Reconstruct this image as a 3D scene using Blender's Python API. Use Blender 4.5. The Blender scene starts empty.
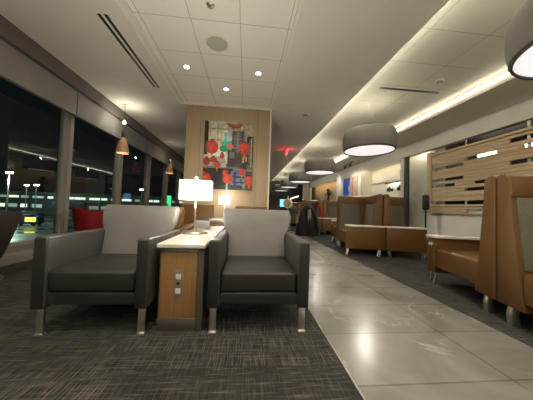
import bpy, bmesh, math, random
from mathutils import Vector, Matrix
random.seed(7)
PI = math.pi
scene = bpy.context.scene
COL = scene.collection

# ------------------------------------------------------------------ materials
def nmat(name):
    m = bpy.data.materials.new(name); m.use_nodes = True
    nt = m.node_tree; nt.nodes.clear()
    out = nt.nodes.new('ShaderNodeOutputMaterial')
    b = nt.nodes.new('ShaderNodeBsdfPrincipled')
    nt.links.new(b.outputs[0], out.inputs[0])
    return m, nt, b
def N(nt, t, **kw):
    n = nt.nodes.new(t)
    for k, v in kw.items():
        if k in n.inputs: n.inputs[k].default_value = v
        else: setattr(n, k, v)
    return n
def coords(nt, scale=(1,1,1), loc=(0,0,0)):
    tc = N(nt, 'ShaderNodeTexCoord'); mp = N(nt, 'ShaderNodeMapping')
    mp.inputs['Scale'].default_value = scale; mp.inputs['Location'].default_value = loc
    nt.links.new(tc.outputs['Object'], mp.inputs['Vector'])
    return mp.outputs[0]
def ramp(nt, fac, stops):
    r = N(nt, 'ShaderNodeValToRGB'); e = r.color_ramp.elements
    while len(e) < len(stops): e.new(0.5)
    for i, (p, c) in enumerate(stops):
        e[i].position = p; e[i].color = (*c, 1)
    nt.links.new(fac, r.inputs[0]); return r.outputs[0]
def bump(nt, b, h, strength=.2, dist=.002):
    bp = N(nt, 'ShaderNodeBump'); bp.inputs['Strength'].default_value = strength
    bp.inputs['Distance'].default_value = dist
    nt.links.new(h, bp.inputs['Height']); nt.links.new(bp.outputs[0], b.inputs['Normal'])
def mixc(nt, fac, a, b, mode='MIX'):
    m = N(nt, 'ShaderNodeMix', data_type='RGBA', blend_type=mode)
    for s, v in ((0, fac), (6, a), (7, b)):
        if hasattr(v, 'links'): nt.links.new(v, m.inputs[s])
        elif s == 0: m.inputs[0].default_value = v
        else: m.inputs[s].default_value = (*v, 1)
    return m.outputs[2]
def noisy(name, col, rough=.5, metal=0, var=.12, scale=12, bumps=.1, bscale=80, spec=.5):
    m, nt, b = nmat(name)
    v = coords(nt); n = N(nt, 'ShaderNodeTexNoise', Scale=scale, Detail=4.0)
    nt.links.new(v, n.inputs['Vector'])
    lo = tuple(c*(1-var) for c in col); hi = tuple(min(1, c*(1+var)) for c in col)
    nt.links.new(ramp(nt, n.outputs[0], [(.3, lo), (.7, hi)]), b.inputs['Base Color'])
    b.inputs['Roughness'].default_value = rough; b.inputs['Metallic'].default_value = metal
    b.inputs['Specular IOR Level'].default_value = spec
    if bumps:
        n2 = N(nt, 'ShaderNodeTexNoise', Scale=bscale, Detail=3.0)
        nt.links.new(v, n2.inputs['Vector']); bump(nt, b, n2.outputs[0], bumps)
    return m
def emis(name, col, s, base=(.8,.8,.8)):
    m, nt, b = nmat(name)
    b.inputs['Base Color'].default_value = (*base, 1)
    b.inputs['Emission Color'].default_value = (*col, 1); b.inputs['Emission Strength'].default_value = s
    return m
def wood(name, lo, hi, axis='z', rough=.45):
    m, nt, b = nmat(name)
    sc = {'z': (60, 60, 2.2), 'y': (60, 1.6, 60), 'x': (1.6, 60, 60)}[axis]
    n = N(nt, 'ShaderNodeTexNoise', Scale=1.0, Detail=5.0, Roughness=.6, Distortion=.4)
    nt.links.new(coords(nt, sc), n.inputs['Vector'])
    nt.links.new(ramp(nt, n.outputs[0], [(.28, lo), (.72, hi)]), b.inputs['Base Color'])
    b.inputs['Roughness'].default_value = rough
    bump(nt, b, n.outputs[0], .08, .001)
    return m

M = {}
M['gyp'] = noisy('painted_plaster', (.76,.73,.67), .8, bumps=.05, var=.03, scale=2)
M['niche_wall'] = noisy('cream_panel', (.62,.50,.32), .6, var=.05, scale=2)
M['white'] = noisy('white_paint', (.80,.77,.68), .7, bumps=.04, var=.03, scale=2)
M['fascia_dark'] = noisy('dark_blind_pocket', (.12,.11,.10), .7, var=.1, scale=3)
M['blind'] = noisy('roller_blind_fabric', (.215,.208,.19), .75, var=.06, scale=3, bscale=300)
M['mullion'] = noisy('grey_painted_aluminium', (.33,.32,.29), .5, var=.05, scale=3, bumps=0)
M['black'] = noisy('black_plastic', (.012,.012,.012), .4, var=.2)
M['darkwall'] = noisy('dark_wall_panel', (.032,.028,.025), .5, var=.2, scale=3)
M['chrome'] = noisy('brushed_chrome', (.80,.78,.74), .32, metal=1, var=.06, scale=30, bumps=.03)
M['vinyl_dark'] = noisy('charcoal_leather', (.025,.0245,.0235), .42, var=.12, scale=6, bumps=.12, bscale=260)
M['vinyl_mid'] = noisy('grey_leather', (.074,.072,.069), .45, var=.10, scale=6, bumps=.12, bscale=260)
M['vinyl_light'] = noisy('light_grey_leather', (.225,.225,.222), .42, var=.06, scale=5, bumps=.10, bscale=260)
M['tan'] = noisy('tan_leather', (.142,.066,.016), .42, var=.10, scale=5, bumps=.12, bscale=220)
M['tan_cloth'] = noisy('grey_woven_upholstery', (.135,.132,.105), .9, var=.12, scale=60, bumps=.3, bscale=400)
M['laminate'] = noisy('white_stone_laminate', (.80,.77,.70), .25, var=.03, scale=4, bumps=0)
M['grey_lam'] = noisy('dark_grey_laminate', (.085,.08,.072), .4, var=.08, scale=4, bumps=0)
M['steel'] = noisy('satin_steel', (.42,.40,.36), .35, metal=1, var=.05, bumps=0)
M['panel_wood'] = wood('oak_veneer', (.35,.265,.16), (.44,.34,.215), 'z')
M['slat_wood'] = wood('pale_oak_board', (.60,.44,.26), (.72,.55,.35), 'y')
M['table_wood'] = wood('honey_oak_panel', (.27,.145,.05), (.36,.20,.075), 'z')
M['copper'] = noisy('copper_mesh', (.85,.50,.34), .4, metal=.25, var=.1, bumps=.1)  # base colour lightened to stand in for lamp glow through the mesh
M['felt'] = noisy('grey_felt_shade', (.25,.242,.222), .9, var=.06, scale=4, bumps=.15, bscale=200)
M['felt_rim'] = noisy('dark_felt_rim', (.10,.093,.085), .9, var=.06)
M['red'] = noisy('red_shell', (.17,.006,.008), .4, var=.1, bumps=0)
M['brown_shell'] = noisy('dark_brown_shell', (.05,.04,.034), .45, var=.1, bumps=0)
M['coat'] = noisy('black_cloth', (.012,.012,.014), .9, var=.3, scale=10, bumps=.4, bscale=40)
M['coat_lining'] = noisy('beige_lining', (.22,.19,.15), .9)
M['red_cloth'] = noisy('red_cloth', (.35,.02,.02), .9)
M['sill'] = noisy('grey_sill_metal', (.24,.23,.20), .4, var=.05, bumps=0)
M['spk'] = noisy('grey_perforated_grille', (.46,.45,.41), .8, var=.05, scale=300)
M['plate'] = noisy('white_plastic', (.75,.73,.68), .35, var=.02, bumps=0)
M['outletplate'] = noisy('grey_outlet_plate', (.24,.20,.15), .4, var=.02, bumps=0)

M['led'] = emis('led_strip_light', (1.0,.94,.80), 17)
M['led2'] = emis('led_strip_light_right', (1.0,.94,.80), 5)
M['shelf_led'] = emis('shelf_strip_light', (1.0,.95,.88), 2.2)
M['led_warm'] = emis('warm_led_strip', (1.0,.72,.32), 7)
M['led_cream'] = emis('cream_led_strip', (1.0,.86,.60), 10)
M['spot'] = emis('downlight_lens', (1.0,.93,.80), 45)
M['drumlight'] = emis('drum_diffuser', (1.0,.94,.93), .50)
M['lampshade'] = emis('lit_lampshade', (1.0,.97,.90), 1.1)
M['bulb'] = emis('glowing_bulb', (.93,1.0,.86), 60)
M['cone_in'] = emis('lit_cone_bulb', (1.0,.85,.6), 14)
M['fixture'] = emis('linear_fixture_light', (1.0,.95,.82), 4.5)
M['exit_red'] = emis('red_sign_light', (1.0,.02,.05), 4)
M['screen_blue'] = emis('blue_screen', (.10,.45,.9), 1.3)
M['airwin'] = emis('terminal_window_light', (.85,.95,.75), .7)
M['airwin2'] = emis('terminal_window_dim', (.60,.85,.66), .15)
M['yard'] = emis('yard_lamp', (.85,.95,1.0), 30)
M['yellow_sign'] = emis('yellow_sign_light', (.95,.85,.03), 1.3)
M['green_sign'] = emis('green_sign_light', (.05,.8,.25), 1.0)
M['artblue'] = noisy('blue_ink', (.02,.12,.75), .5, var=.3, scale=8, bumps=0)
M['artpeach'] = noisy('peach_ink', (.70,.48,.33), .5, var=.15, scale=6, bumps=0)
M['artwhite'] = noisy('pale_blue_ink', (.55,.68,.82), .5, var=.2, scale=10, bumps=0)

def carpet_mat(name, dark, light, bw, bh, off):
    m, nt, b = nmat(name)
    v = coords(nt)
    def streak(sc):
        n = N(nt, 'ShaderNodeTexNoise', Scale=1.0, Detail=3.0, Roughness=.65)
        mp = N(nt, 'ShaderNodeMapping'); mp.inputs['Scale'].default_value = sc
        nt.links.new(v, mp.inputs[0]); nt.links.new(mp.outputs[0], n.inputs[0]); return n.outputs[0]
    s1 = ramp(nt, streak((160, 6, 1)), [(.48, (0,0,0)), (.68, (1,1,1))])
    s2 = ramp(nt, streak((5, 75, 1)), [(.50, (0,0,0)), (.70, (1,1,1))])
    br = N(nt, 'ShaderNodeTexBrick', offset=off)
    for k, x in (('Scale', 1.0), ('Brick Width', bw), ('Row Height', bh), ('Mortar Size', .0015)): br.inputs[k].default_value = x
    br.inputs['Color1'].default_value = (.15,.15,.15,1); br.inputs['Color2'].default_value = (1,1,1,1)
    br.inputs['Mortar'].default_value = (0,0,0,1)
    nt.links.new(v, br.inputs[0])
    a = mixc(nt, 1.0, s1, br.outputs[0], 'MULTIPLY')
    c = mixc(nt, .55, a, s2, 'SCREEN')
    fac = mixc(nt, .25, c, streak((9, 9, 1)), 'MIX')
    nt.links.new(ramp(nt, fac, [(.0, dark), (.9, light)]), b.inputs['Base Color'])
    b.inputs['Roughness'].default_value = .95; b.inputs['Specular IOR Level'].default_value = .15
    bump(nt, b, fac, .5, .003)
    return m
M['carpet'] = carpet_mat('woven_carpet', (.0095,.0095,.009), (.165,.160,.150), .61, .61, .5)
M['carpet_planks'] = carpet_mat('plank_carpet', (.022,.022,.022), (.15,.148,.142), .25, 1.0, .5)

def tile_mat():
    m, nt, b = nmat('polished_marble_tile')
    v = coords(nt)
    br = N(nt, 'ShaderNodeTexBrick', offset=0.0)
    for k, x in (('Scale', 1.0), ('Brick Width', .85), ('Row Height', .447), ('Mortar Size', .005)): br.inputs[k].default_value = x
    br.inputs['Color1'].default_value = (.20,.203,.180,1); br.inputs['Color2'].default_value = (.25,.252,.226,1)
    br.inputs['Mortar'].default_value = (.05,.048,.042,1)
    mp = N(nt, 'ShaderNodeMapping'); mp.inputs['Location'].default_value = (-.565, -.165+.0, 0)
    nt.links.new(v, mp.inputs[0]); nt.links.new(mp.outputs[0], br.inputs[0])
    n0 = N(nt, 'ShaderNodeTexNoise', Scale=1.6, Detail=4.0, Distortion=1.2); nt.links.new(v, n0.inputs[0])
    c = mixc(nt, .5, br.outputs[0], ramp(nt, n0.outputs[0], [(.3,(.10,.10,.088)), (.7,(.34,.335,.31))]))
    n1 = N(nt, 'ShaderNodeTexNoise', Scale=1.15, Detail=7.0, Roughness=.55, Distortion=.7); nt.links.new(v, n1.inputs[0])
    vein = ramp(nt, n1.outputs[0], [(.490,(0,0,0)), (.5,(.8,.8,.8)), (.506,(0,0,0))])
    n2 = N(nt, 'ShaderNodeTexNoise', Scale=3.0, Detail=2.0); nt.links.new(v, n2.inputs[0])
    msk = ramp(nt, n2.outputs[0], [(.48,(0,0,0)), (.62,(1,1,1))])
    vm = mixc(nt, 1.0, vein, msk, 'MULTIPLY')
    bw = N(nt, 'ShaderNodeRGBToBW'); nt.links.new(vm, bw.inputs[0])
    c2 = mixc(nt, bw.outputs[0], c, (.44,.43,.40))
    nt.links.new(c2, b.inputs['Base Color'])
    b.inputs['Roughness'].default_value = .24
    return m
M['tile'] = tile_mat()

def ceil_tile_mat(name, bw, bh, loc, col=(.84,.81,.75)):
    m, nt, b = nmat(name)
    v = coords(nt)
    br = N(nt, 'ShaderNodeTexBrick', offset=0.0)
    for k, x in (('Scale', 1.0), ('Brick Width', bw), ('Row Height', bh), ('Mortar Size', .005)): br.inputs[k].default_value = x
    br.inputs['Color1'].default_value = (*col,1); br.inputs['Color2'].default_value = (col[0]*.96,col[1]*.96,col[2]*.96,1)
    br.inputs['Mortar'].default_value = (col[0]*.55,col[1]*.54,col[2]*.5,1)
    mp = N(nt, 'ShaderNodeMapping'); mp.inputs['Location'].default_value = loc
    nt.links.new(v, mp.inputs[0]); nt.links.new(mp.outputs[0], br.inputs[0])
    nt.links.new(br.outputs[0], b.inputs['Base Color']); b.inputs['Roughness'].default_value = .85
    return m
M['ctile'] = ceil_tile_mat('acoustic_ceiling_tile', .645, .655, (1.455, -2.885+.655*8, 0))
M['ctile2'] = ceil_tile_mat('acoustic_ceiling_plank', .90, .69, (-2.46+.0, -.03, 0), (.72,.69,.58))

def glass_mat():
    m = bpy.data.materials.new('window_glass'); m.use_nodes = True
    nt = m.node_tree; nt.nodes.clear()
    out = N(nt, 'ShaderNodeOutputMaterial'); mx = N(nt, 'ShaderNodeMixShader')
    tr = N(nt, 'ShaderNodeBsdfTransparent'); tr.inputs[0].default_value = (.86,.92,.89,1)
    gl = N(nt, 'ShaderNodeBsdfGlossy'); gl.inputs['Roughness'].default_value = .015
    fr = N(nt, 'ShaderNodeFresnel', IOR=1.6)
    ge = N(nt, 'ShaderNodeNewGeometry'); iv = N(nt, 'ShaderNodeMath', operation='SUBTRACT'); iv.inputs[0].default_value = 1
    nt.links.new(ge.outputs['Backfacing'], iv.inputs[1]); ml = N(nt, 'ShaderNodeMath', operation='MULTIPLY')
    nt.links.new(fr.outputs[0], ml.inputs[0]); nt.links.new(iv.outputs[0], ml.inputs[1])
    nt.links.new(ml.outputs[0], mx.inputs[0]); nt.links.new(tr.outputs[0], mx.inputs[1])
    nt.links.new(gl.outputs[0], mx.inputs[2]); nt.links.new(mx.outputs[0], out.inputs[0])
    return m
M['glass'] = glass_mat()
def apron_mat():
    m, nt, b = nmat('wet_asphalt')
    n = N(nt, 'ShaderNodeTexNoise', Scale=.12, Detail=5.0); nt.links.new(coords(nt), n.inputs[0])
    nt.links.new(ramp(nt, n.outputs[0], [(.3,(.02,.025,.022)), (.7,(.07,.09,.08))]), b.inputs['Base Color'])
    nt.links.new(ramp(nt, n.outputs[0], [(.4,(.08,.08,.08)), (.62,(.5,.5,.5))]), b.inputs['Roughness'])
    return m
M['apron'] = apron_mat()
M['terminal'] = noisy('terminal_cladding', (.05,.06,.06), .6, var=.1, scale=.5, bumps=0)
M['jetblue'] = noisy('dark_blue_paint', (.03,.06,.12), .4, var=.1, bumps=0)

# ------------------------------------------------------------------ mesh helpers
class MB:
    def __init__(s): s.bm = bmesh.new()
    def _mark(s, vs, fn):
        if fn:
            for v in vs: v.co = fn(v.co)
    def box(s, x0, x1, y0, y1, z0, z1, bev=0, seg=2, fn=None):
        if x0 > x1: x0, x1 = x1, x0
        if y0 > y1: y0, y1 = y1, y0
        t = bmesh.new()
        bmesh.ops.create_cube(t, size=1)
        for v in t.verts:
            v.co = Vector(((x0+x1)/2+v.co.x*(x1-x0), (y0+y1)/2+v.co.y*(y1-y0), (z0+z1)/2+v.co.z*(z1-z0)))
        if bev: bmesh.ops.bevel(t, geom=list(t.edges), offset=bev, segments=seg, profile=.5, affect='EDGES')
        return s._join(t, fn)
    def _join(s, t, fn=None):
        if fn:
            for v in t.verts: v.co = Vector(fn(v.co))
        me = bpy.data.meshes.new('tmp'); t.to_mesh(me); t.free(); s.bm.from_mesh(me); bpy.data.meshes.remove(me)
        return s
    def prism(s, pts, axis, a0, a1, bev=0, seg=2, fn=None):
        """pts: 2-D outline; axis: extrude axis. x:(y,z) y:(x,z) z:(x,y)"""
        t = bmesh.new()
        def P(p, a): return {'x': (a, p[0], p[1]), 'y': (p[0], a, p[1]), 'z': (p[0], p[1], a)}[axis]
        A = [t.verts.new(P(p, a0)) for p in pts]; B = [t.verts.new(P(p, a1)) for p in pts]
        t.faces.new(A); t.faces.new(B[::-1]); n = len(pts)
        for i in range(n): t.faces.new((A[i], B[i], B[(i+1)%n], A[(i+1)%n]))
        bmesh.ops.recalc_face_normals(t, faces=t.faces)
        if bev: bmesh.ops.bevel(t, geom=list(t.edges), offset=bev, segments=seg, profile=.5, affect='EDGES', clamp_overlap=True)
        return s._join(t, fn)
    def tube(s, pts, r, n=10, fn=None):
        t = bmesh.new(); rings = []
        pts = [Vector(p) for p in pts]
        for i, p in enumerate(pts):
            d = (pts[min(i+1, len(pts)-1)] - pts[max(i-1, 0)]).normalized()
            a = d.orthogonal().normalized() if i == 0 else (a0 - d*a0.dot(d)).normalized()
            a0 = a; b = d.cross(a)
            rr = r[i] if isinstance(r, (list, tuple)) else r
            rings.append([t.verts.new(p + (a*math.cos(2*PI*k/n)+b*math.sin(2*PI*k/n))*rr) for k in range(n)])
        for A, B in zip(rings, rings[1:]):
            for k in range(n): t.faces.new((A[k], A[(k+1)%n], B[(k+1)%n], B[k]))
        t.faces.new(rings[0][::-1]); t.faces.new(rings[-1])
        bmesh.ops.recalc_face_normals(t, faces=t.faces)
        return s._join(t, fn)
    def lathe(s, prof, cx=0, cy=0, n=40, cap=False, fn=None):
        t = bmesh.new(); rings = []
        for r, z in prof:
            if r < 1e-5: rings.append([t.verts.new((cx, cy, z))])
            else: rings.append([t.verts.new((cx+r*math.cos(2*PI*k/n), cy+r*math.sin(2*PI*k/n), z)) for k in range(n)])
        for A, B in zip(rings, rings[1:]):
            for k in range(n):
                q = [A[k % len(A)], A[(k+1) % len(A)], B[(k+1) % len(B)], B[k % len(B)]]
                q = list(dict.fromkeys(q))
                if len(q) > 2: t.faces.new(q)
        bmesh.ops.recalc_face_normals(t, faces=t.faces)
        return s._join(t, fn)
    def loft(s, rings, fn=None):
        t = bmesh.new(); R = [[t.verts.new(p) for p in r] for r in rings]; n = len(R[0])
        for A, B in zip(R, R[1:]):
            for k in range(n): t.faces.new((A[k], A[(k+1)%n], B[(k+1)%n], B[k]))
        t.faces.new(R[0][::-1]); t.faces.new(R[-1])
        bmesh.ops.recalc_face_normals(t, faces=t.faces)
        return s._join(t, fn)
    def poly(s, pts):
        s.bm.faces.new([s.bm.verts.new(p) for p in pts]); return s
    def build(s, name, mat, parent=None, smooth=True, label=None):
        me = bpy.data.meshes.new(name); s.bm.to_mesh(me); s.bm.free()
        o = bpy.data.objects.new(name, me); COL.objects.link(o); me.materials.append(M[mat] if isinstance(mat, str) else mat)
        if smooth:
            for p in me.polygons: p.use_smooth = True
            try: me.set_sharp_from_angle(angle=math.radians(40))
            except Exception: pass
        if parent: o.parent = parent
        if label: o['label'] = label
        return o
def tag(o, label, cat, group=None, kind=None):
    o['label'] = label; o['category'] = cat
    if group: o['group'] = group
    if kind: o['kind'] = kind
    return o
def thing(name, label, cat, loc=(0,0,0), rz=0, group=None):
    o = bpy.data.objects.new(name, None); COL.objects.link(o); o.location = loc; o.rotation_euler = (0,0,rz)
    o.empty_display_size = .1
    return tag(o, label, cat, group)
def dup(root, loc, rz=None, label=None, group=None):
    def cp(o, p):
        c = o.copy(); COL.objects.link(c); c.parent = p
        for ch in list(o.children): cp(ch, c)
        return c
    r = cp(root, None); r.location = loc
    if rz is not None: r.rotation_euler = (0,0,rz)
    if label: r['label'] = label
    if group: r['group'] = group
    return r
def struct(name, mb, mat, parent=None, smooth=False):
    o = mb.build(name, mat, parent, smooth)
    if parent is None: o['kind'] = 'structure'
    return o

def add_light(name, kind, loc, energy, color, **kw):
    l = bpy.data.lights.new(name, kind); l.energy = energy; l.color = color
    for k, v in kw.items(): setattr(l, k, v)
    o = bpy.data.objects.new(name, l); COL.objects.link(o); o.location = loc; return o
# ------------------------------------------------------------------ shell
ZC = 3.2; Y0 = -3.5; Y1 = 21.0
XW = -3.3; XR = 5.5
struct('floor', MB().box(-3.3, .567, Y0, Y1, -.1, 0), 'carpet')
struct('floor', MB().box(.567, 1.9, Y0, Y1, -.1, 0), 'tile')
struct('floor', MB().box(1.9, 8.6, Y0, Y1, -.1, 0), 'carpet_planks')
struct('trim_1', MB().box(.561, .569, Y0, Y1, -.01, .004), 'steel')
struct('trim_2', MB().box(1.897, 1.903, Y0, Y1, -.01, .003), 'black')

# ceilings: window strip, centre strip, recessed tile fields, right soffit
struct('ceiling', MB().box(-3.215, -1.66, Y0, Y1, ZC, ZC+.4), 'gyp')
struct('ceiling', MB().box(.60, 2.13, Y0, Y1, ZC, ZC+.4), 'gyp')
struct('ceiling', MB().box(-1.66, .60, 5.27, Y1, ZC, ZC+.4), 'gyp')
struct('ceiling', MB().box(-1.66, .60, Y0, 5.27, ZC+.07, ZC+.4), 'ctile')
m = MB()
m.prism([(-1.66, ZC), (-1.60, ZC), (-1.60, ZC+.03), (-1.52, ZC+.03), (-1.52, ZC+.07), (-1.66, ZC+.07)], 'y', Y0, 5.27)
struct('trim_3', m, 'gyp')
m = MB()
m.prism([(.60, ZC), (.56, ZC), (.56, ZC+.03), (.52, ZC+.03), (.52, ZC+.07), (.60, ZC+.07)], 'y', Y0, 5.27)
struct('trim_4', m, 'gyp')
struct('ceiling', MB().box(2.13, 4.47, Y0, Y1, ZC+.22, ZC+.5), 'ctile2')
struct('ceiling', MB().box(4.47, XR+.0, Y0, Y1, ZC, ZC+.5), 'gyp')
struct('ceiling', MB().box(XR, 8.6, Y0, Y1, ZC, ZC+.4), 'darkwall')
struct('trim_5', MB().box(2.10, 2.135, Y0, Y1, ZC-.004, ZC+.05), 'white')
struct('trim_6', MB().box(4.44, 4.475, Y0, Y1, ZC-.004, ZC+.05), 'white')
# cove strips (lamps in the cove)
tag(MB().box(2.131, 2.142, Y0+.3, Y1-.3, ZC+.07, ZC+.10).build('cove_light', 'led', smooth=False),
    'white LED strip in the ceiling cove on its left side toward the windows', 'light strip')
tag(MB().box(4.448, 4.468, Y0+.3, Y1-.3, ZC+.115, ZC+.14).build('cove_light', 'led2', smooth=False),
    'bright white LED strip in the ceiling cove on its right side above the slat screen', 'light strip')

# left: window wall
struct('wall_left', MB().box(-3.3, -3.215, Y0, Y1, 2.945, ZC+.4), 'fascia_dark')
struct('wall_left', MB().box(-3.75, -3.3, Y0, Y1, 2.95, ZC+.4), 'fascia_dark')
for i, (a, b) in enumerate([(-3.5, -1.2), (-1.2, 1.6), (1.6, 4.50), (4.51, 7.4), (7.41, 10.3), (10.31, 13.2), (13.21, 21)]):
    tag(MB().box(-3.33, -3.29, a+.009, b-.009, 2.49, 2.95).box(-3.345, -3.275, a+.006, b-.006, 2.475, 2.50, .004).build('roller_blind', 'blind'),
        ['raised grey roller blind at the near end of the window wall behind the camera', 'raised grey roller blind above the second window from behind',
         'raised grey roller blind above the large window behind the dark chair', 'raised grey roller blind beyond the black joint behind the first copper pendant',
         'raised grey roller blind behind the second copper pendant', 'raised grey roller blind beyond the second copper pendant',
         'farthest raised grey roller blind past the oak partition'][i], 'blind', 'raised roller blinds along the window wall')
struct('trim_7', MB().box(-3.75, -3.0, Y0, Y1, 0, .085, .006), 'sill')
struct('trim_8', MB().box(-3.75, -3.12, Y0, Y1, .085, .125, .004), 'sill')
mull = [(-3.4,-3.26)] + [(4.60+1.79*k, 4.69+1.79*k) for k in range(-4, 10)]
for i, (a, b) in enumerate(mull):
    struct('wall_left', MB().box(-3.64, -3.45, a, b, .125, 2.95, .004), 'mullion')
for i in range(len(mull)-1):
    a = mull[i][1]; b = mull[i+1][0]
    w = MB(); w.box(-3.60, -3.52, a, a+.05, .125, 2.95); w.box(-3.60, -3.52, b-.05, b, .125, 2.95)
    w.box(-3.60, -3.52, a, b, .125, .18); w.box(-3.60, -3.52, a, b, 2.86, 2.95)
    o = struct('window_%d' % (i+1), w, 'mullion')
    g = MB().box(-3.565, -3.555, a+.05, b-.05, .18, 2.86).build('pane', 'glass', o, False)

# back wall, far wall
struct('wall_back', MB().box(-3.75, 8.6, Y0-.2, Y0, -.1, ZC+.5), 'white')
struct('wall_front', MB().box(-3.75, 8.6, Y1, Y1+.2, -.1, ZC+.5), 'darkwall')
struct('wall_front', MB().box(-3.75, .95, 19.6, 19.8, 0, ZC), 'darkwall')

# right wall segments
wr = MB()
wr.box(XR, XR+.04, 8.9-1.4, 10.25, 2.74, ZC)           # above niche
wr.box(XR, XR+.18, Y0, 7.5, 2.79, ZC)                   # bulkhead over screen and opening
struct('wall_right', wr, 'white')
struct('wall_right', MB().box(XR, XR+.18, 7.3, 7.5, 0, 2.75), 'white')
struct('trim_9', MB().box(XR-.01, XR+.04, 7.10, 7.30, 0, 2.79), 'darkwall')
struct('wall_right', MB().box(XR, XR+.18, 7.5, 10.25, 0, 1.35), 'white')
struct('wall_right', MB().box(XR, XR+.18, 10.25, 13.2, 0, ZC), 'white')
# first niche
ni = MB(); ni.box(XR+.55, XR+.7, 7.72, 10.5, 1.0, 1.72); ni.box(XR+.55, XR+.7, 7.72, 10.5, 2.10, 2.9)
ni.box(XR+.55, XR+.7, 9.15, 10.5, 1.7, 2.15); ni.box(XR+.55, XR+.7, 7.72, 8.2, 1.7, 2.15)
ni.box(XR+.18, XR+.6, 7.70, 7.72, 1.0, 2.9); ni.box(XR+.18, XR+.6, 10.25, 10.45, 1.0, 2.9)
ni.box(XR+.03, XR+.7, 7.72, 10.25, 2.80, 2.9); ni.box(XR+.01, XR+.7, 7.72, 10.25, 1.30, 1.352)
ni.box(XR+.9, XR+1.0, 7.9, 10.5, 1.0, 2.9); ni.box(XR+.7, XR+.9, 7.9, 7.95, 1.6, 2.3); ni.box(XR+.7, XR+.9, 9.3, 9.35, 1.6, 2.3); ni.box(XR+.7, XR+.9, 7.95, 9.3, 1.62, 1.72); ni.box(XR+.7, XR+.9, 7.95, 9.3, 2.14, 2.2)
struct('wall_right', ni, 'white')
tag(MB().box(XR+.042, XR+.06, 7.6, 10.2, 2.765, 2.795).build('niche_light', 'led_cream', smooth=False),
    'warm strip light along the top of the white wall niche', 'light strip')
tag(MB().box(XR+.72, XR+.88, 8.0, 9.25, 2.115, 2.138).build('shelf_light', 'shelf_led', smooth=False),
    'bright strip light over the small display opening inside the white wall niche', 'light strip')
struct('trim_10', MB().box(XR+.52, XR+.56, 8.15, 9.2, 2.06, 2.12), 'darkwall')
def jar(y, h, r, label, mat='black'):
    o = MB().lathe([(0,0), (r,0), (r*1.05,h*.3), (r*.9,h*.6), (r*.35,h*.78), (r*.35,h*.95), (r*.45,h), (0,h)], n=20).build('bottle', mat)
    o.location = (XR+.62, y, 1.722); tag(o, label, 'bottle', 'bottles in the niche display opening')
jar(9.02, .22, .10, 'round dark jar at the far end of the niche display opening')
jar(8.82, .15, .05, 'small dark bottle second from the far end in the niche opening')
jar(8.66, .17, .05, 'slim pale bottle in the middle of the niche display opening', 'plate')
jar(8.38, .21, .10, 'round dark jar at the near end of the niche display opening')

# art beside niche
a = thing('wall_art', 'tall blue and peach abstract picture on the white wall between the niches', 'picture', (XR-.02, 11.4, 2.1))
MB().box(-.02, .02, -.85, .75, -.62, .52, .004).build('canvas', 'artpeach', a)
p = MB()
p.prism([(.70,.5),(-.10,.5),(-.02,.1),(.10,-.05),(.0,-.35),(.25,-.6),(.70,-.6)], 'x', -.024, -.0205)
p.build('blue_field', 'artblue', a, False)
p = MB(); p.prism([(.10,.1),(-.12,-.1),(-.25,-.6),(.22,-.6),(.0,-.35),(.10,-.05)], 'x', -.0245, -.0208)
p.build('pale_field', 'artwhite', a, False)
MB().box(-.026, -.0215, -.40, -.36, -.6, .5).build('stripe', 'red_cloth', a)

# second niche (far, warm) and white column
struct('wall_right', MB().box(XR, XR+.18, 13.2, 19.6, 2.75, ZC).box(XR, XR+.18, 13.2, 19.6, 0, 1.25).box(XR, XR+.18, 18.9, Y1, 1.2, ZC), 'white')
struct('wall_right', MB().box(XR+.55, XR+.7, 13.0, 19.8, 1.1, 2.9).box(XR+.18, XR+.7, 13.0, 13.2, 1.1, 2.9).box(XR+.02, XR+.7, 13.2, 19, 2.80, 2.9), 'niche_wall')
tag(MB().box(XR+.182, XR+.20, 13.4, 18.8, 2.755, 2.79).build('niche_light', 'led_warm', smooth=False),
    'amber strip light along the top of the far wood niche', 'light strip')
v = thing('vase', 'dark vase of dried stems in the far amber lit niche', 'vase', (XR+.3, 15.3, 1.25))
MB().lathe([(0,0),(.07,0),(.13,.2),(.10,.4),(.05,.46),(.07,.5),(.05,.49),(.02,.4),(0,.4)], n=20).build('vessel', 'black', v)
p = MB()
for k in range(26):
    a_ = random.random()*2*PI; r = random.uniform(.05,.24); h = random.uniform(.65,1.05)
    p.tube([(0,0,.45),(r*.5*math.cos(a_),r*.5*math.sin(a_),.45+(h-.45)*.6),(r*math.cos(a_),r*math.sin(a_),h)], .012, 5)
    p.lathe([(0,h-.08),(.045,h),(0,h+.09)], r*math.cos(a_), r*math.sin(a_), 7)
p.build('stems', 'brown_shell', v)
struct('wall_right', MB().box(5.05, 5.5, 19.2, 19.7, 0, ZC), 'white')

# alcove beyond opening + dark kitchen behind the screen
al = MB(); al.box(5.93, 6.0, 6.3, 7.68, 0, 3.15); al.box(5.68, 6.0, 7.66, 7.69, 0, 3.15); al.box(5.68, 6.0, 6.2, 6.3, 0, 3.15)
struct('wall_right', al, 'white')
struct('wall_right', MB().box(8.5, 8.6, Y0, 8, 0, ZC).box(6.0, 8.6, 6.6, 6.7, 0, ZC), 'darkwall')
tag(MB().box(5.918, 5.929, 7.27, 7.50, 1.45, 1.59, .003).build('thermostat', 'plate'), 'white wall thermostat plate in the alcove above the light switch', 'thermostat')
tag(MB().box(5.918, 5.929, 7.25, 7.36, 1.06, 1.20, .003).build('light_switch', 'plate'), 'white light switch plate in the alcove below the thermostat', 'switch')
tag(MB().box(6.6, 7.1, 3.2, 6.0, 0, .9, .01).build('back_counter', 'darkwall'), 'dark service counter seen through gaps in the oak slat screen', 'counter')
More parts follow.
